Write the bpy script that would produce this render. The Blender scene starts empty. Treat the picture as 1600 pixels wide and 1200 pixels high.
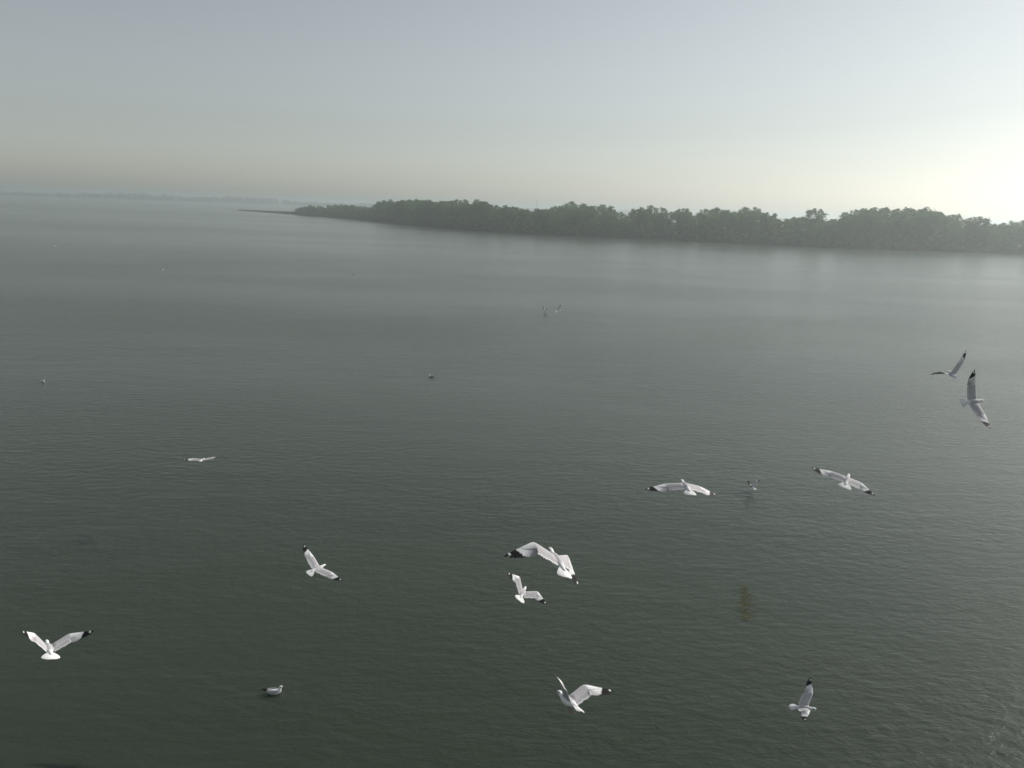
import bpy, bmesh, math, random
import numpy as np
from mathutils import Matrix, Vector

sc = bpy.context.scene
COL = sc.collection
R = math.radians

# ------------------------------------------------------------------ camera
F_PX, CAM_H, PITCH, ROLL = 1230.0, 8.5, R(12.55), R(1.95)
cam = bpy.data.cameras.new('camera')
cam_o = bpy.data.objects.new('camera', cam)
COL.objects.link(cam_o)
cam.sensor_width = 36.0
cam.lens = F_PX / 1600 * 36
cam.clip_start, cam.clip_end = 0.1, 60000
_f = Vector((0, math.cos(PITCH), -math.sin(PITCH)))
_r0 = Vector((1, 0, 0))
_u0 = _r0.cross(_f)
_r = _r0 * math.cos(ROLL) + _u0 * math.sin(ROLL)
_u = _r.cross(_f)
cam_o.matrix_world = Matrix(((_r.x, _u.x, -_f.x, 0), (_r.y, _u.y, -_f.y, 0), (_r.z, _u.z, -_f.z, CAM_H), (0, 0, 0, 1)))
sc.camera = cam_o

# ------------------------------------------------------------------ sky, sun, exposure
SUN_EL, SUN_AZ = R(31), R(57)
world = bpy.data.worlds.new('World')
sc.world = world
world.use_nodes = True
wn = world.node_tree
sky = wn.nodes.new('ShaderNodeTexSky')
sky.sky_type = 'NISHITA'
sky.sun_disc = False
sky.sun_elevation, sky.sun_rotation = SUN_EL, SUN_AZ
sky.altitude, sky.air_density, sky.dust_density, sky.ozone_density = 0, 1.0, 0.95, 1.0
hsv = wn.nodes.new('ShaderNodeHueSaturation')
hsv.inputs['Saturation'].default_value = 0.36
bg = wn.nodes['Background']
wn.links.new(sky.outputs[0], hsv.inputs['Color'])
sky_tint = wn.nodes.new('ShaderNodeMix')                        # greenish white-balance tint over the whole sky
sky_tint.data_type, sky_tint.blend_type = 'RGBA', 'MULTIPLY'
sky_tint.inputs[0].default_value = 1.0
sky_tint.inputs[7].default_value = (0.985, 1.005, 0.975, 1)
wn.links.new(hsv.outputs[0], sky_tint.inputs[6])
wn.links.new(sky_tint.outputs[2], bg.inputs[0])
bg.inputs[1].default_value = 0.092

sun = bpy.data.lights.new('sun', 'SUN')
sun.energy, sun.angle, sun.color = 3.9, R(0.6), (1.0, 0.955, 0.89)
sun_o = bpy.data.objects.new('sun', sun)
COL.objects.link(sun_o)
sd = Vector((math.sin(SUN_AZ) * math.cos(SUN_EL), math.cos(SUN_AZ) * math.cos(SUN_EL), math.sin(SUN_EL)))
sun_o.rotation_euler = sd.to_track_quat('Z', 'Y').to_euler()

vs = sc.view_settings
vs.view_transform, vs.look, vs.exposure, vs.gamma, vs.use_curve_mapping = 'Standard', 'None', 0.0, 1.0, False
sc.cycles.use_denoising = True
sc.cycles.volume_bounces = 1
sc.cycles.max_bounces, sc.cycles.diffuse_bounces, sc.cycles.glossy_bounces, sc.cycles.transmission_bounces = 5, 2, 3, 3


# ------------------------------------------------------------------ helpers
def tag(o, label=None, cat=None, group=None, kind=None):
    for k, v in (('label', label), ('category', cat), ('group', group), ('kind', kind)):
        if v:
            o[k] = v
    return o


def mesh(name, verts, faces, mats=(), cols=None, smooth=True, face_mats=None):
    me = bpy.data.meshes.new(name)
    me.from_pydata([tuple(map(float, v)) for v in verts], [], faces)
    for m in mats:
        me.materials.append(m)
    if cols is not None:
        a = me.color_attributes.new('plumage', 'FLOAT_COLOR', 'POINT')
        c = np.ones((len(verts), 4), np.float32)
        c[:, :3] = np.asarray(cols, np.float32)
        a.data.foreach_set('color', c.ravel())
    if face_mats is not None:
        me.polygons.foreach_set('material_index', face_mats)
    me.polygons.foreach_set('use_smooth', [smooth] * len(me.polygons))
    me.update()
    return me


def obj(name, me, parent=None, loc=(0, 0, 0)):
    o = bpy.data.objects.new(name, me)
    COL.objects.link(o)
    o.location = loc
    if parent:
        o.parent = parent
    return o


def node_mat(name):
    m = bpy.data.materials.new(name)
    m.use_nodes = True
    nt = m.node_tree
    return m, nt, nt.nodes['Principled BSDF'], nt.nodes['Material Output']


class N:
    """Tiny node-building shorthand."""
    def __init__(self, nt):
        self.nt = nt

    def new(self, typ, **kw):
        n = self.nt.nodes.new(typ)
        for k, v in kw.items():
            setattr(n, k, v)
        return n

    def put(self, sock, v):
        if isinstance(v, bpy.types.NodeSocket):
            self.nt.links.new(v, sock)
        else:
            sock.default_value = v

    def math(self, op, a, b=0.0, clamp=False):
        n = self.new('ShaderNodeMath', operation=op, use_clamp=clamp)
        self.put(n.inputs[0], a)
        self.put(n.inputs[1], b)
        return n.outputs[0]

    def noise(self, vec, scale, detail=2.0, rough=0.5):
        n = self.new('ShaderNodeTexNoise')
        self.put(n.inputs['Vector'], vec)
        n.inputs['Scale'].default_value = scale
        n.inputs['Detail'].default_value = detail
        n.inputs['Roughness'].default_value = rough
        return n.outputs[0]

    def map(self, vec, scale=(1, 1, 1), rot=(0, 0, 0), loc=(0, 0, 0)):
        n = self.new('ShaderNodeMapping')
        self.put(n.inputs[0], vec)
        n.inputs['Scale'].default_value = scale
        n.inputs['Rotation'].default_value = rot
        n.inputs['Location'].default_value = loc
        return n.outputs[0]

    def ramp(self, v, a, b, lo=0.0, hi=1.0):
        n = self.new('ShaderNodeMapRange', interpolation_type='SMOOTHSTEP')
        self.put(n.inputs[0], v)
        for i, x in enumerate((a, b, lo, hi)):
            n.inputs[i + 1].default_value = x
        return n.outputs[0]

    def mix(self, fac, a, b):
        n = self.new('ShaderNodeMix', data_type='RGBA')
        self.put(n.inputs[0], fac)
        self.put(n.inputs[6], a)
        self.put(n.inputs[7], b)
        return n.outputs[2]


# ------------------------------------------------------------------ materials
def water_material():
    m, nt, b, out = node_mat('river_water')
    n = N(nt)
    pos = n.new('ShaderNodeNewGeometry').outputs['Position']
    ln = n.new('ShaderNodeVectorMath', operation='LENGTH')
    nt.links.new(pos, ln.inputs[0])
    dist = ln.outputs['Value']
    # broad wind patches: ruffled water against calm slicks, drawn out along the current
    patch = n.noise(n.map(pos, (0.0035, 0.013, 1), (0, 0, R(-14))), 1.0, 3.0, 0.55)
    ruffle = n.ramp(patch, 0.36, 0.64, 0.60, 1.0)
    # silt clouds in the turbid water
    silt = n.noise(n.map(pos, (0.02, 0.05, 1)), 1.0, 4.0)
    nt.links.new(n.mix(n.ramp(silt, 0.35, 0.65), (0.034, 0.049, 0.032, 1), (0.044, 0.057, 0.036, 1)), b.inputs['Base Color'])
    b.inputs['IOR'].default_value = 1.333
    b.inputs['Subsurface Weight'].default_value = 1.0      # murky water: light spreads under the surface
    b.inputs['Subsurface Radius'].default_value = (0.5, 0.6, 0.45)
    b.inputs['Subsurface Scale'].default_value = 1.2
    # ripples of three sizes
    swell = n.noise(n.map(pos, (0.30, 0.75, 1), (0, 0, R(9))), 1.0, 2.0)
    chop = n.noise(n.map(pos, (2.4, 4.4, 1), (0, 0, R(-7))), 1.0, 3.0, 0.6)
    fine = n.noise(n.map(pos, (4.0, 10.0, 1), (0, 0, R(-38))), 1.0, 3.0, 0.6)
    gust = n.ramp(n.noise(n.map(pos, (0.030, 0.055, 1), (0, 0, R(-20)), (3.1, 7.7, 0)), 1.0, 3.0), 0.38, 0.62, 0.50, 1.10)
    cat = n.ramp(n.noise(n.map(pos, (0.10, 0.16, 1), (0, 0, R(-30))), 1.0, 2.0), 0.42, 0.68, 0.25, 1.0)
    h = n.math('MULTIPLY', swell, 0.026)
    h = n.math('ADD', h, n.math('MULTIPLY', n.math('MULTIPLY', n.math('MULTIPLY', chop, 0.056), ruffle), gust))
    h = n.math('ADD', h, n.math('MULTIPLY', n.math('MULTIPLY', fine, 0.0065), cat))
    bp = n.new('ShaderNodeBump')
    nt.links.new(n.ramp(dist, 110.0, 420.0, 1.0, 0.45), bp.inputs['Strength'])   # bump fades with distance, so far water reflects brighter
    bp.inputs['Distance'].default_value = 1.0
    nt.links.new(h, bp.inputs['Height'])
    nt.links.new(bp.outputs[0], b.inputs['Normal'])
    # ripples finer than can be drawn act as surface roughness
    ro = n.ramp(dist, 15.0, 200.0, 0.26, 0.22)
    ro = n.math('MULTIPLY', ro, n.ramp(patch, 0.38, 0.62, 0.80, 1.0))
    nt.links.new(ro, b.inputs['Roughness'])
    return m


def attr_mat(name, rough=0.75, translucent=0.0):
    m, nt, b, out = node_mat(name)
    n = N(nt)
    a = n.new('ShaderNodeVertexColor', layer_name='plumage')
    tc = n.new('ShaderNodeTexCoord').outputs['Object']
    v = n.ramp(n.noise(tc, 90.0, 3.0), 0.3, 0.7, 0.90, 1.04)
    hs = n.new('ShaderNodeHueSaturation')
    nt.links.new(a.outputs[0], hs.inputs['Color'])
    nt.links.new(v, hs.inputs['Value'])
    nt.links.new(hs.outputs[0], b.inputs['Base Color'])
    b.inputs['Roughness'].default_value = rough
    b.inputs['Specular IOR Level'].default_value = 0.2
    if translucent:
        t = n.new('ShaderNodeBsdfTranslucent')
        nt.links.new(hs.outputs[0], t.inputs['Color'])
        mx = n.new('ShaderNodeMixShader')
        mx.inputs[0].default_value = translucent
        nt.links.new(b.outputs[0], mx.inputs[1])
        nt.links.new(t.outputs[0], mx.inputs[2])
        nt.links.new(mx.outputs[0], out.inputs['Surface'])
    return m


def plain_mat(name, c1, c2, scale=8.0, rough=0.8, bump=0.0):
    m, nt, b, out = node_mat(name)
    n = N(nt)
    tc = n.new('ShaderNodeTexCoord').outputs['Object']
    nz = n.noise(tc, scale, 4.0)
    nt.links.new(n.mix(n.ramp(nz, 0.3, 0.7), (*c1, 1), (*c2, 1)), b.inputs['Base Color'])
    b.inputs['Roughness'].default_value = rough
    if bump:
        bp = n.new('ShaderNodeBump')
        bp.inputs['Distance'].default_value = bump
        nt.links.new(nz, bp.inputs['Height'])
        nt.links.new(bp.outputs[0], b.inputs['Normal'])
    return m


def leaf_mat(name, c1, c2):
    m, nt, b, out = node_mat(name)
    n = N(nt)
    rnd = n.new('ShaderNodeObjectInfo').outputs['Random']
    tc = n.new('ShaderNodeTexCoord').outputs['Object']
    f = n.math('ADD', n.math('MULTIPLY', rnd, 0.6), n.math('MULTIPLY', n.ramp(n.noise(tc, 0.6, 3.0), 0.3, 0.7), 0.4))
    c = n.mix(f, (*c1, 1), (*c2, 1))
    nt.links.new(c, b.inputs['Base Color'])
    b.inputs['Roughness'].default_value = 0.6
    b.inputs['Specular IOR Level'].default_value = 0.3
    t = n.new('ShaderNodeBsdfTranslucent')
    nt.links.new(c, t.inputs['Color'])
    mx = n.new('ShaderNodeMixShader')
    mx.inputs[0].default_value = 0.45
    nt.links.new(b.outputs[0], mx.inputs[1])
    nt.links.new(t.outputs[0], mx.inputs[2])
    nt.links.new(mx.outputs[0], out.inputs['Surface'])
    return m


M_WATER = water_material()
M_BODY = attr_mat('gull_down', 0.8)
M_FEATHER = attr_mat('gull_feather', 0.7, 0.08)
M_BILL = plain_mat('dark_red_bill', (0.10, 0.025, 0.02), (0.16, 0.04, 0.03), 60, 0.4)
M_LEG = plain_mat('dull_red_leg', (0.12, 0.035, 0.025), (0.18, 0.05, 0.035), 60, 0.5)
M_EYE = plain_mat('dark_eye', (0.01, 0.008, 0.007), (0.015, 0.01, 0.01), 60, 0.15)
M_LEAF = leaf_mat('mangrove_leaf', (0.034, 0.085, 0.020), (0.110, 0.200, 0.045))
M_LIT_SHRUB = leaf_mat('sunlit_shrub_leaf', (0.110, 0.155, 0.040), (0.165, 0.205, 0.060))  # lighter green puts the sunlit patch into the leaf colour
M_BARK = plain_mat('mangrove_bark', (0.06, 0.05, 0.04), (0.13, 0.11, 0.09), 1.5, 0.9, 0.02)
M_MUD = plain_mat('tidal_mud', (0.045, 0.040, 0.030), (0.075, 0.065, 0.048), 0.25, 0.95, 0.05)
M_MUD.node_tree.nodes['Principled BSDF'].inputs['Specular IOR Level'].default_value = 0.08
M_SMEAR = plain_mat('olive_smear', (0.085, 0.088, 0.022), (0.125, 0.122, 0.036), 6, 0.6)
M_FARLEAF = leaf_mat('far_leaf', (0.04, 0.06, 0.03), (0.06, 0.08, 0.035))

# ------------------------------------------------------------------ the setting
S = 9000.0
water = obj('water', mesh('water', [(-S, -400, 0), (S, -400, 0), (S, S, 0), (-S, S, 0)], [(0, 1, 2, 3)], [M_WATER], smooth=False))
tag(water, 'grey green rippled river water reaching the hazy horizon', 'water', kind='structure')

rng = np.random.default_rng(7)
random.seed(7)

# waterline of the wooded island, from the low tip by the spit to beyond the right edge of the view
SHORE = [(460, -147.9, 532.5), (478, -131.4, 498.7), (520, -111.8, 474.0), (560, -82.9, 418.1), (600, -65.4, 385.0), (660, -39.5, 333.5), (740, -16.5, 303.0),
         (820, 2.7, 280.0), (920, 24.5, 272.0), (1000, 40.7, 264.9), (1100, 61.0, 259.0), (1200, 78.9, 251.4),
         (1300, 95.5, 246.0), (1400, 115.9, 244.6), (1500, 136.7, 246.9), (1600, 157.9, 249.2), (1760, 196.0, 254.0)]
SH = np.array(SHORE, float)
seg = np.hypot(np.diff(SH[:, 1]), np.diff(SH[:, 2]))
SHL = np.concatenate([[0], np.cumsum(seg)])


def shore_at(s):
    """Point on the waterline, inland normal and picture column for arc length s."""
    p = np.array([np.interp(s, SHL, SH[:, 1]), np.interp(s, SHL, SH[:, 2])])
    q = np.array([np.interp(s + 6, SHL, SH[:, 1]), np.interp(s + 6, SHL, SH[:, 2])])
    q0 = np.array([np.interp(s - 6, SHL, SH[:, 1]), np.interp(s - 6, SHL, SH[:, 2])])
    d = (q - q0) / np.linalg.norm(q - q0)
    return p, np.array([-d[1], d[0]]), np.interp(s, SHL, SH[:, 0])


def island():
    verts, faces = [], []
    prof = [(-2.5, -0.5), (0.0, 0.03), (1.5, 0.28), (5, 0.55), (14, 0.8), (40, 0.9), (75, 0.5), (95, -0.5)]
    ss = np.arange(0, SHL[-1] + 0.1, 3.0)
    for i, s in enumerate(ss):
        p, nrm, px = shore_at(s)
        w = min(1.0, 0.10 + s / 130.0)
        wob = 0.7 * math.sin(s * 0.31) + 0.5 * math.sin(s * 0.83 + 1) + rng.normal(0, 0.25)
        for d, z in prof:
            q = p + nrm * (d * (w if d > 5 else 1) + wob * (1 if d < 6 else 0.3))
            verts.append((q[0], q[1], z + rng.normal(0, 0.05)))
    k = len(prof)
    for i in range(len(ss) - 1):
        for j in range(k - 1):
            a = i * k + j
            faces.append((a, a + k, a + k + 1, a + 1))
    return mesh('island_ground', verts, faces, [M_MUD])


tag(obj('island_ground', island()), 'low muddy ground of the wooded island', 'ground', kind='structure')


def spit():
    a, b = np.array([-150.0, 540.0]), np.array([-219.0, 631.0])
    verts, faces = [], []
    n = 44
    d = (b - a) / np.linalg.norm(b - a)
    nr = np.array([-d[1], d[0]])
    prof = [(-1.0, -0.3), (-0.7, 0.7), (0.0, 1.5), (0.7, 0.7), (1.0, -0.3)]
    for i in range(n + 1):
        t = i / n
        w = 3.6 * (1 - t) ** 0.6 + 0.5 + rng.normal(0, 0.25)
        c = a + (b - a) * t + nr * 1.5 * math.sin(t * 9)
        for u, z in prof:
            q = c + nr * u * w
            verts.append((q[0], q[1], z * (1.15 - 0.7 * t) + rng.normal(0, 0.04)))
    for i in range(n):
        for j in range(4):
            p = i * 5 + j
            faces.append((p, p + 1, p + 6, p + 5))
    return mesh('mud_spit', verts, faces, [M_MUD])


tag(obj('mud_spit', spit()), 'thin dark mud spit running out from the island tip', 'spit', kind='structure')


def far_wood():
    """Low wooded bank across the water, far too distant to tell trees apart."""
    verts, faces = [], []
    ico = bmesh.new()
    bmesh.ops.create_icosphere(ico, subdivisions=1, radius=1.0)
    iv = np.array([v.co[:] for v in ico.verts])
    ifc = [tuple(v.index for v in f.verts) for f in ico.faces]
    ico.free()
    for i in range(900):
        x = rng.uniform(-2600, 900)
        y = 1950 + 0.10 * x + rng.uniform(-60, 60)
        hgt = (10.5 + 3.0 * math.sin(x * 0.006) + 2.0 * math.sin(x * 0.021 + 2)) * rng.uniform(0.75, 1.12)
        rad = np.array([rng.uniform(7, 13), rng.uniform(6, 10), hgt * 0.55])
        p = iv * rad * rng.uniform(0.8, 1.15, (len(iv), 1)) + [x, y, hgt * 0.45]
        b0 = len(verts)
        verts.extend(p)
        faces.extend(tuple(b0 + k for k in f) for f in ifc)
    return mesh('far_shore_wood', verts, faces, [M_FARLEAF], smooth=False)


tag(obj('far_shore_wood', far_wood()), 'faint hazy wooded bank along the far horizon at left', 'wood', kind='stuff')


def far_bank():
    xs = np.linspace(-2900, 1100, 60)
    v, f = [], []
    for x in xs:
        y = 1950 + 0.10 * x
        w = rng.normal(0, 8)
        v += [(x, y - 80 + w, -0.5), (x, y - 72 + w, 0.6), (x, y + 120, 1.2), (x, y + 130, -0.5)]
    for i in range(len(xs) - 1):
        for j in range(3):
            a = i * 4 + j
            f.append((a, a + 4, a + 5, a + 1))
    return mesh('far_shore_ground', v, f, [M_MUD])


tag(obj('far_shore_ground', far_bank()), 'low muddy ground of the far shore', 'ground', kind='structure')


# ------------------------------------------------------------------ trees
def tube(verts, faces, pts, rads, n=6):
    base = len(verts)
    pts = [Vector(p) for p in pts]
    for i, (p, r) in enumerate(zip(pts, rads)):
        d = (pts[min(i + 1, len(pts) - 1)] - pts[max(i - 1, 0)]).normalized()
        a = d.orthogonal().normalized()
        b = d.cross(a)
        for k in range(n):
            t = 2 * math.pi * k / n
            verts.append(tuple(p + a * r * math.cos(t) + b * r * math.sin(t)))
    for i in range(len(pts) - 1):
        for k in range(n):
            q = base + i * n + k
            q2 = base + i * n + (k + 1) % n
            faces.append((q, q2, q2 + n, q + n))
    faces.append(tuple(base + (len(pts) - 1) * n + k for k in range(n)))


def tree_meshes(idx, h, spread, low, nlobes, nleaf, lsize, leafmat, openness):
    """Trunk with limbs and a crown of leaf sprays for one kind of tree, h metres tall."""
    g = np.random.default_rng(100 + idx)
    tv, tf = [], []
    lean = g.normal(0, 0.05 * h, 2)
    top = Vector((lean[0], lean[1], h * 0.55))
    tube(tv, tf, [(0, 0, -0.6), (lean[0] * 0.2, lean[1] * 0.2, h * 0.12), (lean[0] * 0.6, lean[1] * 0.6, h * 0.32), top], [0.030 * h, 0.022 * h, 0.016 * h, 0.010 * h])
    lobes = []
    for i in range(nlobes):
        a = 2.399 * i + g.uniform(-0.5, 0.5)
        u = (i + 0.5) / nlobes
        z = h * (low + (0.90 - low) * u ** 0.8)
        env = math.sin(math.pi * min(1, max(0.12, (z / h - low * 0.4) / (1.04 - low * 0.4)))) ** 0.6
        rr = spread * h * env * g.uniform(0.30, 1.05)
        rad = h * g.uniform(0.065, 0.115) * (1.35 - 0.6 * u)
        c = np.array([lean[0] * z / h + rr * math.cos(a), lean[1] * z / h + rr * math.sin(a), min(z, h - rad * 0.7)])
        lobes.append((c, rad))
        st = Vector((lean[0] * 0.5, lean[1] * 0.5, min(h * 0.5, max(h * 0.10, c[2] * 0.55))))
        mid = (st + Vector(c)) / 2 + Vector((0, 0, -0.03 * h))
        tube(tv, tf, [st, mid, tuple(c)], [0.009 * h, 0.006 * h, 0.003 * h], 5)
    for i in range(9):                                     # thin sprigs breaking the outline
        a = g.uniform(0, 6.28)
        c, rad = lobes[-1 - int(g.integers(0, max(3, nlobes // 2)))]
        e = c + np.array([math.cos(a) * rad * 0.9, math.sin(a) * rad * 0.9, rad * g.uniform(0.5, 1.0)])
        tube(tv, tf, [tuple(c), tuple((c + e) / 2 + [0, 0, 0.05]), tuple(e)], [0.004 * h, 0.003 * h, 0.0012 * h], 5)
        lobes.append((e, rad * g.uniform(0.32, 0.58)))
    nlobes = len(lobes)
    tot = sum(r ** 2 for c, r in lobes)
    P = []
    for c, rad in lobes:
        per = max(12, int(nleaf * rad ** 2 / tot))
        d = g.normal(size=(per, 3))
        d /= np.linalg.norm(d, axis=1)[:, None]
        rr = rad * g.uniform(0.25, 1.0, per) ** 0.45 * (1 + 0.25 * np.sin(d[:, 0] * 5 + d[:, 1] * 4 + idx) * openness)
        rr *= 1 + (g.random(per) < 0.10) * g.uniform(0.1, 0.6, per)
        P.append(c + d * rr[:, None] * [1.15, 1.15, 0.8])
    P = np.concatenate(P)
    P = P[P[:, 2] > 0.25]
    n = len(P)
    nv = g.normal(size=(n, 3)) + [0, 0, 0.8]
    nv /= np.linalg.norm(nv, axis=1)[:, None]
    tx = np.cross(nv, g.normal(size=(n, 3)))
    tx /= np.linalg.norm(tx, axis=1)[:, None]
    ty = np.cross(nv, tx)
    s = lsize * g.uniform(0.6, 1.3, n)[:, None]
    v = np.stack([P - tx * s, P - ty * s * 0.45 + nv * s * 0.15, P + tx * s, P + ty * s * 0.45 + nv * s * 0.1], 1).reshape(-1, 3)
    f = [(4 * i, 4 * i + 1, 4 * i + 2, 4 * i + 3) for i in range(n)]
    return mesh('trunk', tv, tf, [M_BARK]), mesh('crown', v, f, [leafmat], smooth=False)


TREES = [tree_meshes(i, 11.0, sp, lo, nl, 4200, 0.31, M_LEAF, op) for i, (sp, lo, nl, op) in enumerate(
    [(0.36, 0.16, 34, 0.6), (0.42, 0.18, 38, 0.8), (0.32, 0.20, 30, 1.0), (0.40, 0.26, 32, 1.1), (0.30, 0.14, 30, 0.7), (0.38, 0.34, 26, 1.3)])]
SHRUBS = [tree_meshes(20 + i, 5.0, sp, lo, nl, 1900, 0.26, mt, 0.7) for i, (sp, lo, nl, mt) in enumerate(
    [(0.50, 0.14, 12, M_LEAF), (0.58, 0.12, 13, M_LEAF), (0.46, 0.12, 11, M_LIT_SHRUB), (0.60, 0.10, 13, M_LIT_SHRUB)])]

# canopy height (metres) along the belt, by picture column
CANOPY = np.array([(455, 4.2), (470, 5.2), (480, 6.6), (520, 7.2), (545, 8.6), (562, 8.4), (580, 7.6), (594, 11.0), (640, 12.0), (720, 12.0), (790, 11.3), (818, 9.6),
                   (832, 8.8), (852, 10.6), (905, 12.2), (955, 10.6), (972, 9.4), (1000, 11.6), (1075, 11.4), (1095, 10.4), (1115, 12.0), (1165, 12.8), (1195, 11.0),
                   (1240, 10.0), (1270, 9.6), (1290, 9.6), (1318, 9.2), (1332, 12.6), (1355, 13.6), (1400, 13.0), (1440, 13.2), (1480, 13.2), (1520, 12.3), (1552, 10.8), (1590, 12.0), (1760, 12.5)])


def column(x, y):
    """Picture column of a place on the ground (1600 px wide frame)."""
    d = Vector((x, y, 6)) - Vector((0, 0, CAM_H))
    return 800 + F_PX * d.dot(_r) / d.dot(_f)


ZONES = [(0, 583, 'hazy', 'the low far tip of the island'), (583, 700, 'green', 'the first high stand from the tip'), (700, 832, 'green', 'the stand left of the bare pole'),
         (832, 972, 'hazy', 'the stand right of the bare pole'), (972, 1100, 'hazy', 'the middle of the belt'), (1100, 1205, 'hazy', 'the rounded stand left of the dip'),
         (1205, 1328, 'hazy', 'the low dip'), (1328, 1420, 'bluish', 'the dense half of the tallest stand'), (1420, 1550, 'bluish', 'the gappy half of the tallest stand'),
         (1550, 9999, 'pale', 'the far right edge')]
ORD = ['first', 'second', 'third', 'fourth', 'fifth', 'sixth', 'seventh', 'eighth', 'ninth', 'tenth', 'eleventh', 'twelfth', 'thirteenth', 'fourteenth', 'fifteenth',
       'sixteenth', 'seventeenth', 'eighteenth', 'nineteenth', 'twentieth', 'twenty first', 'twenty second', 'twenty third', 'twenty fourth', 'twenty fifth']
TENS = {2: 'twenty', 3: 'thirty', 4: 'forty', 5: 'fifty'}
ORD = ORD[:20] + [TENS[t] + (' ' + ORD[u - 1] if u else 'th') for t in (2, 3, 4, 5) for u in range(10)][1:]
ORD = [o.replace('tyth', 'tieth') for o in ORD]
RANKS = {}


def zone(px):
    for a, b, look, where in ZONES:
        if a <= px < b:
            return look, where


def place_tree(kind, protos, i, x, y, z, h, h0, rz, widen, label, group):
    t = bpy.data.objects.new(kind, None)
    COL.objects.link(t)
    t.location = (x, y, z)
    t.rotation_euler = (0, 0, rz)
    s = h / h0
    t.scale = (s * widen, s * widen, s)
    tm, cm = protos[i]
    obj('trunk', tm, t)
    obj('crown', cm, t)
    tag(t, label, 'shrub' if 'shrub' in kind else 'tree', group)
    return t


placed = 0
rows = [('mangrove_tree', 8.0, 6.5, 0.93, 'front row {w}'), ('mangrove_tree', 17.0, 7.5, 1.0, '{w}'), ('mangrove_tree', 28.0, 9.5, 1.0, '{w}')]
for ri, (kind, off, step, hk, _) in enumerate(rows):
    s = 2.0 + ri * 2.0
    while s < SHL[-1] - 2:
        p, nrm, px0 = shore_at(s)
        w = min(1.0, 0.16 + s / 110.0)
        q = p + nrm * (off * w + random.uniform(-2, 2) * w)
        px = column(*q)
        if px < 1680 and not (ri == 2 and px < 560):
            top = np.interp(px, CANOPY[:, 0], CANOPY[:, 1])
            h = top * hk * random.choice((0.82, 0.88, 0.93, 0.97, 1.0, 1.03)) * random.uniform(0.97, 1.02)
            gi = [0, 1, 4][random.randrange(3)] if px < 1180 else random.randrange(6)
            t = place_tree(kind, TREES, gi, q[0], q[1], 0.3, h - 0.3, 11.0, random.uniform(0, 6.28), random.uniform(0.85, 1.2), None, None)
            look, where = zone(px)
            RANKS.setdefault((look, ('front row', 'middle row', 'back row')[ri] + ' mangrove tree', where), []).append((px, t))
            placed += 1
        s += step * random.uniform(0.75, 1.25) * (1.25 if s < 150 else 1.0)
s = 4.0
while s < SHL[-1] - 2:
    p, nrm, px0 = shore_at(s)
    q = p + nrm * random.uniform(1.4, 3.2)
    px = column(*q)
    if px < 1660:
        lit = 575 < px < 655
        h = random.uniform(2.6, 4.2) if lit else random.uniform(3.2, 6.0)
        h = min(h, 0.75 * np.interp(px, CANOPY[:, 0], CANOPY[:, 1]))
        t = place_tree('mangrove_shrub', SHRUBS, random.choice((2, 3)) if lit else random.choice((0, 1, 1, 0, 2)), q[0], q[1], 0.1, h, 5.0, random.uniform(0, 6.28),
                       random.uniform(1.0, 1.4), None, None)
        look, where = zone(px)
        RANKS.setdefault(('sunlit yellow green', 'low shrub', 'the bank below the first stand') if lit else (look, 'waterline shrub', where), []).append((px, t))
    s += random.uniform(2.6, 4.2) * (1.5 if s < 150 else 1.0)

s = 150.0
while s < SHL[-1] - 2:                                     # understory closing the view beneath the crowns
    p, nrm, px0 = shore_at(s)
    q = p + nrm * random.uniform(11.0, 15.0)
    px = column(*q)
    if px < 1650:
        t = place_tree('mangrove_shrub', SHRUBS, random.choice((0, 1)), q[0], q[1], 0.4, random.uniform(4.0, 5.6), 5.0, random.uniform(0, 6.28), random.uniform(1.2, 1.5), None, None)
        look, where = zone(px)
        RANKS.setdefault((look, 'understory shrub', where), []).append((px, t))
    s += random.uniform(4.5, 6.0)
for (look, what, where), ts in RANKS.items():
    for k, (px, t) in enumerate(sorted(ts, key=lambda a: a[0])):
        which = ('only one' if len(ts) == 1 else ORD[k] + ' from left')
        tag(t, '%s %s, %s in %s' % (look, what, which, where), None, '%ss in %s' % (what, where))

# the rounded tree that stands clear of the low dip
dq = Vector((97.5, 262.0))
place_tree('mangrove_tree', TREES, 2, dq.x, dq.y, 0.3, 12.1, 11.0, 1.0, 0.85, 'single round crowned mangrove rising above the low dip beside the tallest stand', 'mangroves standing clear')

# thin pole in the canopy and a stump on the spit
pv, pf = [], []
tube(pv, pf, [(0, 0, -0.8), (0.03, 0, 5), (0.10, 0, 11.2)], [0.12, 0.08, 0.035], 8)
tag(obj('bare_pole', mesh('bare_pole', pv, pf, [M_BARK]), loc=(6.8, 292.0, 0.4)), 'thin bare pole standing up out of the gap in the mangrove canopy', 'pole')
pv, pf = [], []
tube(pv, pf, [(0, 0, -0.5), (0.1, 0, 0.9), (0.02, 0.1, 1.9)], [0.55, 0.42, 0.20], 9)
tube(pv, pf, [(0.05, 0, 0.8), (0.7, 0.1, 1.5)], [0.16, 0.06], 6)
tag(obj('stump', mesh('stump', pv, pf, [M_BARK]), loc=(-213.0, 622.5, 0.1)), 'small dark stump near the outer end of the mud spit', 'stump')

# ------------------------------------------------------------------ gulls
WHITE = np.array([0.89, 0.89, 0.89])
GREY = np.array([0.50, 0.485, 0.50])
UNDER = np.array([0.33, 0.33, 0.36])
BLACK = np.array([0.007, 0.007, 0.008])
ARM, HAND = 0.205, 0.30
SPAN = ARM + HAND
SHOULDER = np.array([0.045, 0.03, 0.022])
TCH = [0, .2, .42, .6, .75, .88, .96, 1.0]
CCH = [.156, .154, .146, .126, .100, .070, .044, .018]


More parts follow.
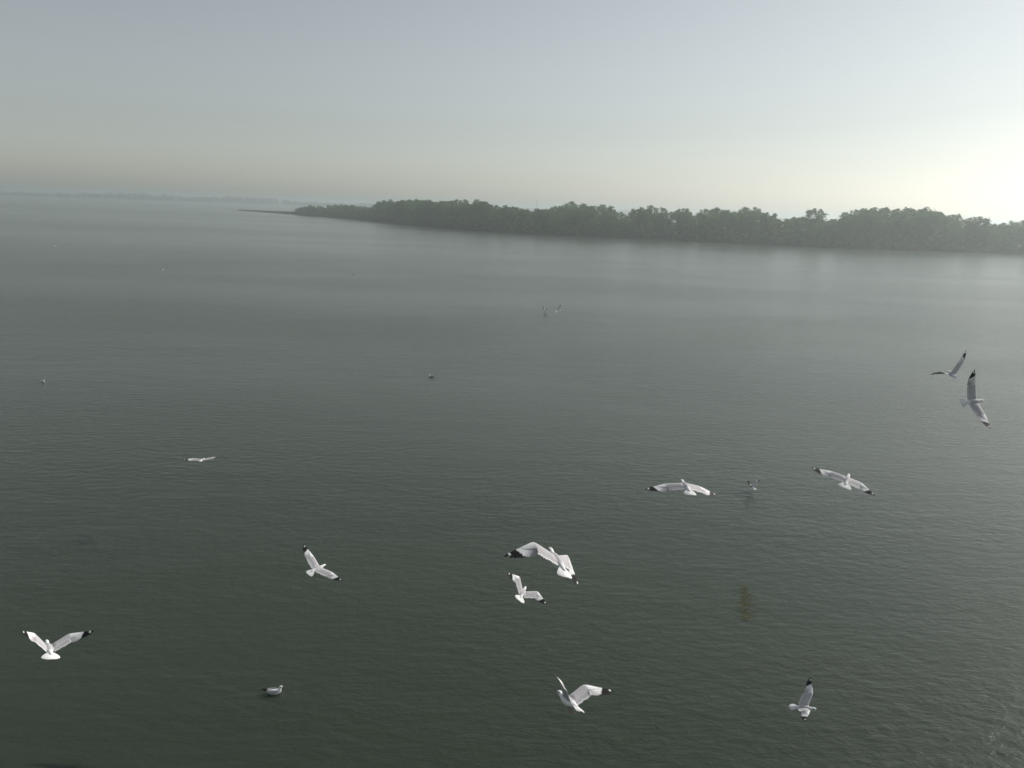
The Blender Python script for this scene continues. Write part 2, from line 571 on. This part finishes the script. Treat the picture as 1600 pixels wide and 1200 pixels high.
def bone(e, s, side):
    e, s = R(e), R(s)
    return np.array([math.sin(s) * math.cos(e), side * math.cos(s) * math.cos(e), math.sin(e)])


class Wing:
    """Maps a flat wing plan (t along the leading edge 0..1, c metres behind it, h above it) to the posed wing."""
    def __init__(self, pose, side):
        e1, s1, e2, s2 = pose[:4]
        twist = pose[4] if len(pose) > 4 else 14.0
        S0 = SHOULDER * [1, side, 1]
        W = S0 + ARM * bone(e1, s1, side)
        T = W + HAND * bone(e2, s2, side)
        n = 400
        L = np.linspace(-0.06, SPAN + 0.06, n)
        raw = np.where(L[:, None] < ARM, S0 + (W - S0) * (L / ARM)[:, None], W + (T - W) * ((L - ARM) / HAND)[:, None])
        k = 45
        ker = np.hanning(k)
        ker /= ker.sum()
        pad = np.concatenate([np.repeat(raw[:1], k // 2, 0) + (raw[0] - raw[1]) * np.arange(k // 2, 0, -1)[:, None], raw,
                              np.repeat(raw[-1:], k // 2, 0) + (raw[-1] - raw[-2]) * np.arange(1, k // 2 + 1)[:, None]])
        self.P = np.stack([np.convolve(pad[:, i], ker, 'valid') for i in range(3)], 1)
        self.L = L
        B = np.gradient(self.P, axis=0)
        B /= np.linalg.norm(B, axis=1)[:, None]
        a0 = np.array([-1.0, 0, 0])
        orth = np.interp(L, [0, ARM * .7, ARM * 1.3, SPAN], [0.25, .4, .65, .65])
        A = a0 - (orth * (B @ a0))[:, None] * B
        A /= np.linalg.norm(A, axis=1)[:, None]
        Nn = np.cross(B, A) * side
        Nn /= np.linalg.norm(Nn, axis=1)[:, None]
        tw = np.radians(np.interp(L, [0, ARM, ARM * 1.5, SPAN], [2.0, 0.6 * twist, twist, twist]))[:, None]
        self.A = A * np.cos(tw) - Nn * np.sin(tw)          # trailing edge lowered along the wing
        self.N = Nn * np.cos(tw) + A * np.sin(tw)

    def at(self, t, c, h=0.0):
        l = t * SPAN
        g = lambda X: np.array([np.interp(l, self.L, X[:, i]) for i in range(3)])
        return g(self.P) + g(self.A) * c + g(self.N) * (h - 0.9 * c * c + 0.10 * c * 0.5)


def feather(wing, verts, faces, cols, root, tip, width, h, colour, n=9):
    """One vane: root and tip are (t, c) in the wing plan; colour(u, w) along and across."""
    r = np.array([root[0] * SPAN, root[1]])
    q = np.array([tip[0] * SPAN, tip[1]])
    d = (q - r) / np.linalg.norm(q - r)
    p = np.array([-d[1], d[0]])
    b0 = len(verts)
    for i in range(n):
        u = i / (n - 1)
        wd = width * 0.5 * (0.55 + 0.45 * min(1, u * 3)) * (1 if u < 0.72 else math.sqrt(max(0.0, 1 - ((u - 0.72) / 0.285) ** 2)))
        ctr = r + (q - r) * u
        for w in (-1, 0, 1):
            x = ctr + p * w * wd
            verts.append(wing.at(x[0] / SPAN, x[1], h + (0.0012 if w == 0 else 0)))
            cols.append(colour(u, w))
    for i in range(n - 1):
        for k in (0, 1):
            a = b0 + 3 * i + k
            faces.append((a, a + 1, a + 4, a + 3))


def lerp(a, b, u):
    return a + (b - a) * u


def wing_feathers(wing):
    verts, faces, cols = [], [], []
    g = random.Random(3)
    for i in range(11):                                    # secondaries, inner to outer
        u = i / 10
        t0 = lerp(0.03, 0.42, u)
        c1 = float(np.interp(t0, TCH, CCH)) * g.uniform(0.96, 1.02)
        sh = g.uniform(0.95, 1.03)
        feather(wing, verts, faces, cols, (t0, 0.045), (t0 - lerp(0.015, 0.0, u), c1), 0.033, 0.0005 + 0.0006 * (i % 2) - 0.001 * u,
                lambda v, w, sh=sh: (GREY * sh if v < 0.86 else WHITE * 0.82) * (0.84 if w == -1 else 1.0))
    for i in range(10):                                    # primaries, outermost first
        u = i / 9
        tt = 1.0 - 0.50 * u ** 0.92
        ct = float(np.interp(tt, TCH, CCH)) * 0.98
        rt = lerp(0.60, 0.43, u)
        start = [0.38, 0.44, 0.53, 0.63, 0.75, 0.86, 0.94, 2, 2, 2][i]
        base = WHITE * 0.97 if i < 5 else lerp(WHITE * .95, GREY, min(1, (i - 4) / 3))

        def colour(v, w, i=i, start=start, base=base):
            if i == 0 and 0.69 < v < 0.79:
                return WHITE * 0.92
            if v > start:
                return BLACK
            return base * (0.66 if w == -1 else 1.0)
        feather(wing, verts, faces, cols, (rt, lerp(0.010, 0.040, u)), (tt, ct), lerp(0.026, 0.034, u), 0.0016 - 0.0007 * i, colour, 23 if i < 2 else 13)
    return mesh('wing_feathers', verts, faces, [M_FEATHER], cols)


def gull_body(lw, rw):
    """Head, trunk and both wing arms as one continuous surface."""
    rings = [(0.172, .012, .004, .004), (0.166, .012, .011, .010), (0.154, .013, .018, .018), (0.138, .014, .023, .023), (0.120, .012, .024, .024), (0.102, .008, .022, .022),
             (0.086, .004, .025, .025), (0.070, .001, .031, .031), (0.055, 0, .036, .037), (0.033, -.001, .041, .042), (0.010, -.002, .044, .044), (-.013, -.002, .044, .043),
             (-.038, -.001, .041, .039), (-.064, .001, .036, .033), (-.088, .003, .030, .026), (-.110, .005, .024, .019), (-.132, .007, .019, .012), (-.150, .008, .014, .006), (-.158, .008, .006, .003)]
    n = 16
    r0, r1 = 8, 13
    verts, faces, cols = [], [], []
    for i, (x, z, wy, wz) in enumerate(rings):
        for k in range(n):
            a = (k + 0.5) * 2 * math.pi / n
            y, zz = wy * math.cos(a), z + wz * math.sin(a)
            verts.append(np.array([x, y, zz]))
            mant = np.clip((zz - z) / wz * 3 - 0.6, 0, 1) * np.clip((0.083 - x) / 0.02, 0, 1) * np.clip((x + 0.092) / 0.02, 0, 1)
            c = lerp(WHITE, GREY, mant)
            if abs(x - 0.128) < 0.012 and abs(math.sin(a)) < 0.25:
                c = c * 0.25
            cols.append(c)
    holes = {'l': (0, 1), 'r': (7, 6)}
    for i in range(len(rings) - 1):
        for k in range(n):
            if r0 <= i < r1 and k in (0, 6):
                continue
            a, b = i * n + k, i * n + (k + 1) % n
            faces.append((a, a + n, b + n, b))
    faces.append(tuple(reversed(range(n))))
    faces.append(tuple((len(rings) - 1) * n + k for k in range(n)))
    Q = [0, .2, .4, .6, .8, 1.0]
    TH = [0.0025, .0070, .0075, .0055, .0028, .0002]
    for side, wing, (kb, kt) in ((1, lw, holes['l']), (-1, rw, holes['r'])):
        top = [(r0 + j) * n + kt for j in range(6)]
        bot = [(r0 + j) * n + kb for j in range(6)]
        for t in [.05, .11, .18, .26, .34, .40, .46, .52, .57, .61, .64, .66]:
            ch = float(np.interp(t, TCH, CCH)) * float(np.interp(t, [0, .1, .4, .55, .66], [.86, .66, .60, .48, .26]))
            k = float(np.interp(t, [0, .2, .5, .66], [1.7, 1.15, .75, .35]))
            nt_, nb_ = [], []
            for q, th in zip(Q, TH):
                nt_.append(len(verts))
                verts.append(wing.at(t, ch * q, th * k + 0.0015))
                wht = np.clip((t - .40) / .06, 0, 1) * np.clip(1.5 - q * 1.1 + (t - .5) * 2, 0, 1)
                c = lerp(GREY, WHITE, max(wht, 0.85 if q == 0 else 0))
                cols.append(c)
            for q, th in zip(Q, TH):
                nb_.append(len(verts))
                verts.append(wing.at(t, ch * q, -th * k * 0.6 - 0.0045))
                cols.append(lerp(UNDER, WHITE, 0.7 if q < .1 else (0.15 if t < .4 else 0.3)))
            for j in range(5):
                for a, b, fl in ((top, nt_, 0), (bot, nb_, 1)):
                    f = (a[j], b[j], b[j + 1], a[j + 1])
                    faces.append(f if (fl == 0) != (side == 1) else tuple(reversed(f)))
            f = (top[0], bot[0], nb_[0], nt_[0])
            faces.append(f if side == -1 else tuple(reversed(f)))
            f = (top[5], nt_[5], nb_[5], bot[5])
            faces.append(f if side == -1 else tuple(reversed(f)))
            top, bot = nt_, nb_
        f = tuple(top) + tuple(reversed(bot))
        faces.append(f)
    me = mesh('body', verts, faces, [M_BODY], cols)
    bm = bmesh.new()
    bm.from_mesh(me)
    bmesh.ops.recalc_face_normals(bm, faces=bm.faces)
    bm.to_mesh(me)
    bm.free()
    return me


def tail_mesh(spread, droop=0.0):
    verts, faces, cols = [], [], []
    for i in range(12):
        u = i / 11 * 2 - 1
        a = R(spread) * u
        ln = 0.126 - 0.020 * abs(u) ** 2
        d = np.array([-math.cos(a), math.sin(a), 0])
        p = np.array([d[1], -d[0], 0])
        st = np.array([-0.106, 0.016 * u, 0.0085 - 0.0012 * abs(u) * 4 + (0.0007 if i % 2 else 0)])
        b0 = len(verts)
        for k in range(7):
            v = k / 6
            w = (0.0105 + 0.010 * R(spread)) * (0.6 + 0.4 * min(1, 2 * v)) * (1 if v < 0.8 else math.sqrt(max(0.02, 1 - ((v - .8) / .205) ** 2)))
            for s_ in (-1, 0, 1):
                q = st + d * ln * v + p * s_ * w
                q[2] += -0.012 * v * v * (0.3 + abs(u)) - droop * v * 0.03 + (0.001 if s_ == 0 else 0)
                verts.append(q)
                cols.append(WHITE * (1.0 if s_ >= 0 else 0.93))
        for k in range(6):
            for s_ in (0, 1):
                q = b0 + 3 * k + s_
                faces.append((q, q + 1, q + 4, q + 3))
    return mesh('tail', verts, faces, [M_FEATHER], cols)


def bill_mesh(x0, z0, drop=0.0):
    v, f = [], []
    tube(v, f, [(x0 - 0.006, 0, z0), (x0 + 0.012, 0, z0 + 0.0005), (x0 + 0.022, 0, z0 - 0.001 - drop), (x0 + 0.031, 0, z0 - 0.006 - drop)], [0.0062, 0.0054, 0.0046, 0.0012], 8)
    return mesh('bill', v, f, [M_BILL])


def eye_mesh(c):
    bm = bmesh.new()
    bmesh.ops.create_icosphere(bm, subdivisions=1, radius=0.0034, matrix=Matrix.Translation(c))
    me = bpy.data.meshes.new('eye')
    bm.to_mesh(me)
    bm.free()
    me.materials.append(M_EYE)
    return me


def leg_mesh(side):
    v, f = [], []
    y = 0.016 * side
    tube(v, f, [(-0.045, y, -0.025), (-0.056, y, -0.042), (-0.076, y * 1.1, -0.052), (-0.084, y * 1.1, -0.056)], [0.0055, 0.0035, 0.003, 0.003], 6)
    for a in (-0.45, 0, 0.45):
        tube(v, f, [(-0.084, y * 1.1, -0.056), (-0.106, y * 1.1 + 0.024 * math.sin(a), -0.072)], [0.003, 0.0018], 5)
    b0 = len(v)
    for a in (-0.45, 0, 0.45):
        v.append((-0.104, y * 1.1 + 0.022 * math.sin(a), -0.0705))
    v.append((-0.085, y * 1.1, -0.057))
    f += [(b0, b0 + 1, b0 + 3), (b0 + 1, b0 + 2, b0 + 3)]
    return mesh('leg', v, f, [M_LEG])


def orient(yaw, pitch, roll):
    """Heading clockwise from the view direction, nose up, right wing down."""
    yaw, pitch, roll = R(yaw), R(pitch), R(roll)
    fx = np.array([math.sin(yaw), math.cos(yaw), 0])
    lf = np.array([-math.cos(yaw), math.sin(yaw), 0])
    up = np.array([0, 0, 1.0])
    f2 = fx * math.cos(pitch) + up * math.sin(pitch)
    u2 = up * math.cos(pitch) - fx * math.sin(pitch)
    l3 = lf * math.cos(roll) + u2 * math.sin(roll)
    u3 = u2 * math.cos(roll) - lf * math.sin(roll)
    return Matrix(((f2[0], l3[0], u3[0]), (f2[1], l3[1], u3[1]), (f2[2], l3[2], u3[2])))


def flying_gull(loc, ypr, L, Rw, spread, label, group=None, legs=False, droop=0.0):
    t = bpy.data.objects.new('gull', None)
    COL.objects.link(t)
    t.matrix_world = Matrix.Translation(loc) @ orient(*ypr).to_4x4()
    lw, rw = Wing(L, 1), Wing(Rw, -1)
    b = obj('body', gull_body(lw, rw), t)
    sm = b.modifiers.new('smooth', 'SUBSURF')
    sm.levels = sm.render_levels = 1
    obj('bill', bill_mesh(0.171, 0.011), b)
    for s in (-1, 1):
        obj('eye', eye_mesh((0.146, 0.0205 * s, 0.020)), b)
    obj('wing_feathers', wing_feathers(lw), t)
    obj('wing_feathers', wing_feathers(rw), t)
    obj('tail', tail_mesh(spread, droop), t)
    if legs:
        for s in (-1, 1):
            obj('leg', leg_mesh(s), t)
    tag(t, label, 'gull', group)
    return t


FLY = 'gulls in flight over the water'
flying_gull((0.431, 6.243, 5.582), (-24.7, 10.9, 23.2), (8.4, 26.1, -34.8, -9.9), (-4.7, 29.3, -36.1, -57.5, 40.0), 34,
            'largest gull, wings arched downward, black left wingtip with two white spots', FLY, droop=0.6)
flying_gull((0.283, 11.541, 2.524), (14.0, 6.0, 34.7), (29.9, 28.0, 9.1, -40.8), (24.5, 30.8, 10.7, -45.2), 44,
            'white gull with fanned tail flying just below the largest gull', FLY)
flying_gull((2.23, 9.429, 5.157), (-8.8, 3.5, 5.1), (-12.5, 15.9, -13.9, -8.5), (-12.6, 15.6, -21.9, 2.4), 36,
            'gull gliding away with shallow drooped wings, left of the gull with raised wings', FLY, droop=0.6)
flying_gull((4.811, 10.673, 4.893), (27.8, 8.9, 14.5), (-7.9, 12.5, -1.4, -22.7), (-15.0, 34.0, -0.3, -42.7), 42,
            'cream lit gull gliding away, wings slanting down to the right, below the two dark gulls', FLY, droop=0.6)
flying_gull((8.634, 15.224, 5.609), (2.6, 5.1, -27.8), (24.6, -12.9, 25.5, -34.3, -48), (36.7, 6.1, 44.6, -16.7, 4), 10,
            'dark backlit gull with one wing level and the other raised, upper of two at right', FLY)
flying_gull((6.665, 11.086, 6.003), (73.9, 3.1, 58.4), (17.0, 3.9, 42.6, -35.8, 2), (19.8, -3.5, 25.3, -26.0, 2), 24,
            'dark gull banking steeply with wings upright near the right edge, head to the right', FLY)
flying_gull((-8.139, 19.881, 1.72), (-3.7, -9.4, -5.4), (8.4, 15.9, 1.9, -25.3), (7.4, 15.6, 2.5, -35.0), 10,
            'gull seen edge on as a thin white line, skimming low over the water at left', FLY)
flying_gull((-3.226, 12.501, 2.352), (32.5, -1.4, 21.5), (9.8, 12.4, 13.4, -1.8), (7.6, 17.6, 10.1, -6.7), 30,
            'gull with straight spread wings on a diagonal, above the swimming gull', FLY, droop=0.8)
flying_gull((-5.346, 8.33, 3.27), (-39.9, 3.4, 18.5), (42.1, 10.3, 25.1, -43.0), (35.1, 11.6, 24.2, -35.8), 50,
            'gull with wings raised in a wide V and white fanned tail at lower left', FLY, droop=0.6)
flying_gull((0.616, 6.507, 4.058), (-32.9, -5.1, 28.7), (40.3, -14.6, 17.2, -30.5), (44.1, 7.1, 12.5, -38.0), 16,
            'gull with dangling feet at bottom centre, one wing edge on, one spread to the right', FLY, legs=True)
flying_gull((4.716, 10.873, 1.084), (114.9, 9.2, 11.1), (29.8, 22.9, 15.1, -8.8), (34.4, 20.7, 11.4, -8.1), 26,
            'gull at lower right flying right with one wing pointing straight up', FLY)
flying_gull((3.23, 58.1, 1.29), (-62.0, 0.7, -36.0), (14, 14, 14, -24), (14, 14, 16, -24), 10,
            'tiny dark gull flying beside the distant gull that touches the water', FLY)
flying_gull((-64.47, 111.08, 1.23), (70, 0, 5), (18, 12, 5, -25), (18, 12, 5, -25), 10,
            'farthest tiny speck of a gull at upper left below the far shore', FLY)
flying_gull((7.723, 23.736, 0.14), (-12, 4, -8), (50, 20, 28, -80, -30), (40, 20, 28, -84, -30), 20,
            'small dark tipped gull with both wings held up, settling between the two gliding gulls', FLY)
flying_gull((2.6, 66.22, 0.12), (60, 6, 0), (46, 5, 58, -25), (40, 5, 50, -25), 22,
            'distant gull touching the water with wings raised, near the middle of the view', FLY)


# ---- gulls afloat
def swimmer_meshes():
    spine = [(-.168, .072, .004, .003), (-.150, .069, .018, .008), (-.120, .060, .034, .020), (-.085, .049, .050, .036), (-.040, .040, .060, .050), (.005, .037, .063, .056),
             (.045, .040, .060, .058), (.078, .050, .052, .055), (.100, .070, .041, .044), (.111, .095, .030, .032), (.114, .118, .0245, .026), (.117, .138, .0235, .024),
             (.124, .155, .0245, .024), (.139, .162, .0225, .021), (.153, .160, .016, .015), (.163, .157, .009, .008), (.168, .156, .003, .003)]
    n = 16
    verts, faces, cols = [], [], []
    P = np.array([(s[0], 0, s[1]) for s in spine])
    T = np.gradient(P, axis=0)
    T /= np.linalg.norm(T, axis=1)[:, None]
    for i, s in enumerate(spine):
        up = np.cross(T[i], [0, 1, 0]) * -1
        up = up / np.linalg.norm(up)
        if 0 < i and np.dot(up, prev) < 0:
            up = -up
        prev = up
        for k in range(n):
            a = 2 * math.pi * k / n
            v = P[i] + np.array([0, 1, 0]) * s[2] * math.cos(a) + up * s[3] * math.sin(a)
            verts.append(v)
            back = np.clip(math.sin(a) * 3 - 0.5, 0, 1) if 3 <= i <= 7 else 0
            c = lerp(WHITE, GREY, back)
            if i == 12 and abs(math.sin(a)) < 0.4:
                c = c * 0.3
            cols.append(c)
    for i in range(len(spine) - 1):
        for k in range(n):
            a, b = i * n + k, i * n + (k + 1) % n
            faces.append((a, b, b + n, a + n))
    faces.append(tuple(range(n)))
    faces.append(tuple((len(spine) - 1) * n + k for k in reversed(range(n))))
    body = mesh('body', verts, faces, [M_BODY], cols)
    bm = bmesh.new()
    bm.from_mesh(body)
    bmesh.ops.recalc_face_normals(bm, faces=bm.faces)
    bm.to_mesh(body)
    bm.free()
    wings = []
    for side in (1, -1):
        v, f, c = [], [], []
        st = [(.080, .040, .068, .004, .008), (.066, .049, .070, .009, .026), (.035, .056, .068, .012, .037), (-.010, .057, .068, .013, .041), (-.060, .050, .073, .012, .036),
              (-.105, .036, .081, .009, .026), (-.140, .022, .088, .006, .016), (-.180, .012, .096, .004, .010), (-.215, .005, .104, .003, .007), (-.240, .001, .109, .001, .002)]
        m = 10
        for i, (x, y, z, ty, tz) in enumerate(st):
            for k in range(m):
                a = 2 * math.pi * k / m
                v.append((x, side * (y + ty * math.cos(a) - 0.35 * tz * max(0, math.sin(a))), z + tz * math.sin(a)))
                c.append(BLACK if x < -0.135 else (WHITE * 0.9 if x < -0.1 and math.sin(a) > 0.3 else GREY * (0.95 + 0.05 * math.sin(a * 3 + i))))
        for i in range(len(st) - 1):
            for k in range(m):
                a, b = i * m + k, i * m + (k + 1) % m
                f.append((a, b, b + m, a + m) if side == -1 else (b, a, a + m, b + m))
        f.append(tuple(range(m)))
        f.append(tuple((len(st) - 1) * m + k for k in range(m)))
        wm = mesh('folded_wing', v, f, [M_BODY], c)
        wings.append(wm)
    return body, wings


SW_BODY, SW_WINGS = swimmer_meshes()
SW_BILL = bill_mesh(0.164, 0.155, 0.002)
SW_EYES = [eye_mesh((0.141, 0.0205 * s, 0.166)) for s in (-1, 1)]


def swimming_gull(x, y, yaw, label, pitch=0.0):
    t = bpy.data.objects.new('gull', None)
    COL.objects.link(t)
    t.matrix_world = Matrix.Translation((x, y, -0.012)) @ orient(yaw, pitch, 0).to_4x4()
    t.scale = (0.93, 0.86, 0.90)
    b = obj('body', SW_BODY, t)
    sm = b.modifiers.new('smooth', 'SUBSURF')
    sm.levels = sm.render_levels = 1
    obj('bill', SW_BILL, b)
    for e in SW_EYES:
        obj('eye', e, b)
    for wm in SW_WINGS:
        obj('folded_wing', wm, t)
    tag(t, label, 'gull', 'gulls afloat on the water')


swimming_gull(-4.02, 12.37, 86, 'gull swimming at bottom left facing right, white breast and black wingtips')
swimming_gull(-4.12, 39.19, -82, 'small dark gull sitting on the water alone in the middle distance, facing left')
swimming_gull(-21.57, 35.21, 128, 'small white gull sitting on the water near the left edge')
swimming_gull(-41.9, 93.98, 150, 'tiny white speck of a gull afloat far out at left')
swimming_gull(-28.3, 108.1, -95, 'left one of two tiny dark gull specks afloat below the island tip')
swimming_gull(-20.1, 97.5, -60, 'right one of two tiny dark gull specks afloat below the island tip')


# ------------------------------------------------------------------ smears on the water, drawn with made-up blades
def water_smear(cx, cy, ln, wd, ang, n, seed, label):  # made-up flat blades stand in for brown smears of unknown cause
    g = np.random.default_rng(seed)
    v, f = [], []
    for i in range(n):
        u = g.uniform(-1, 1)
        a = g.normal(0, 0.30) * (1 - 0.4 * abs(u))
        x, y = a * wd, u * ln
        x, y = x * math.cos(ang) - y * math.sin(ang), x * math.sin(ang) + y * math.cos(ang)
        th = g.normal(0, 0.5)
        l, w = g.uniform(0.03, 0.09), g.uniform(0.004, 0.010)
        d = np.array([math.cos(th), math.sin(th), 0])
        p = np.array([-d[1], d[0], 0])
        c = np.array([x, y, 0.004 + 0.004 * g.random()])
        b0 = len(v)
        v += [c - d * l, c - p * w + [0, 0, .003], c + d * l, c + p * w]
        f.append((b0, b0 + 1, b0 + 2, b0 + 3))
    o = obj('smear_patch', mesh('smear_patch', v, f, [M_SMEAR], smooth=False), loc=(cx, cy, 0.0))
    tag(o, label, 'water_smear', 'smears on the water')


water_smear(5.44, 16.35, 0.85, 0.30, -0.25, 260, 5, 'faint upright olive brown smear on the water below the settling gull')
water_smear(9.22, 12.0, 0.45, 0.40, -0.4, 60, 6, 'dark brown mark on the water cut off by the right edge')


# ------------------------------------------------------------------ haze
def haze_box():
    bm = bmesh.new()
    bmesh.ops.create_cube(bm, size=1.0)
    x0, x1, y0, y1, z0, z1 = -9500, 9500, -700, 9500, -1.6, 19.0
    for v in bm.verts:
        v.co = (x0 if v.co.x < 0 else x1, y0 if v.co.y < 0 else y1, z0 if v.co.z < 0 else z1)
    bmesh.ops.recalc_face_normals(bm, faces=bm.faces)
    me = bpy.data.meshes.new('haze')
    bm.to_mesh(me)
    bm.free()
    m = bpy.data.materials.new('haze')
    m.use_nodes = True
    nt = m.node_tree
    nt.nodes.remove(nt.nodes['Principled BSDF'])
    v = nt.nodes.new('ShaderNodeVolumePrincipled')
    v.inputs['Color'].default_value = (0.84, 0.92, 0.92, 1)
    v.inputs['Density'].default_value = 0.00095
    v.inputs['Anisotropy'].default_value = 0.62
    nt.links.new(v.outputs[0], nt.nodes['Material Output'].inputs['Volume'])
    me.materials.append(m)
    return me


tag(obj('haze', haze_box()), 'pale morning haze over the water', 'haze', kind='stuff')
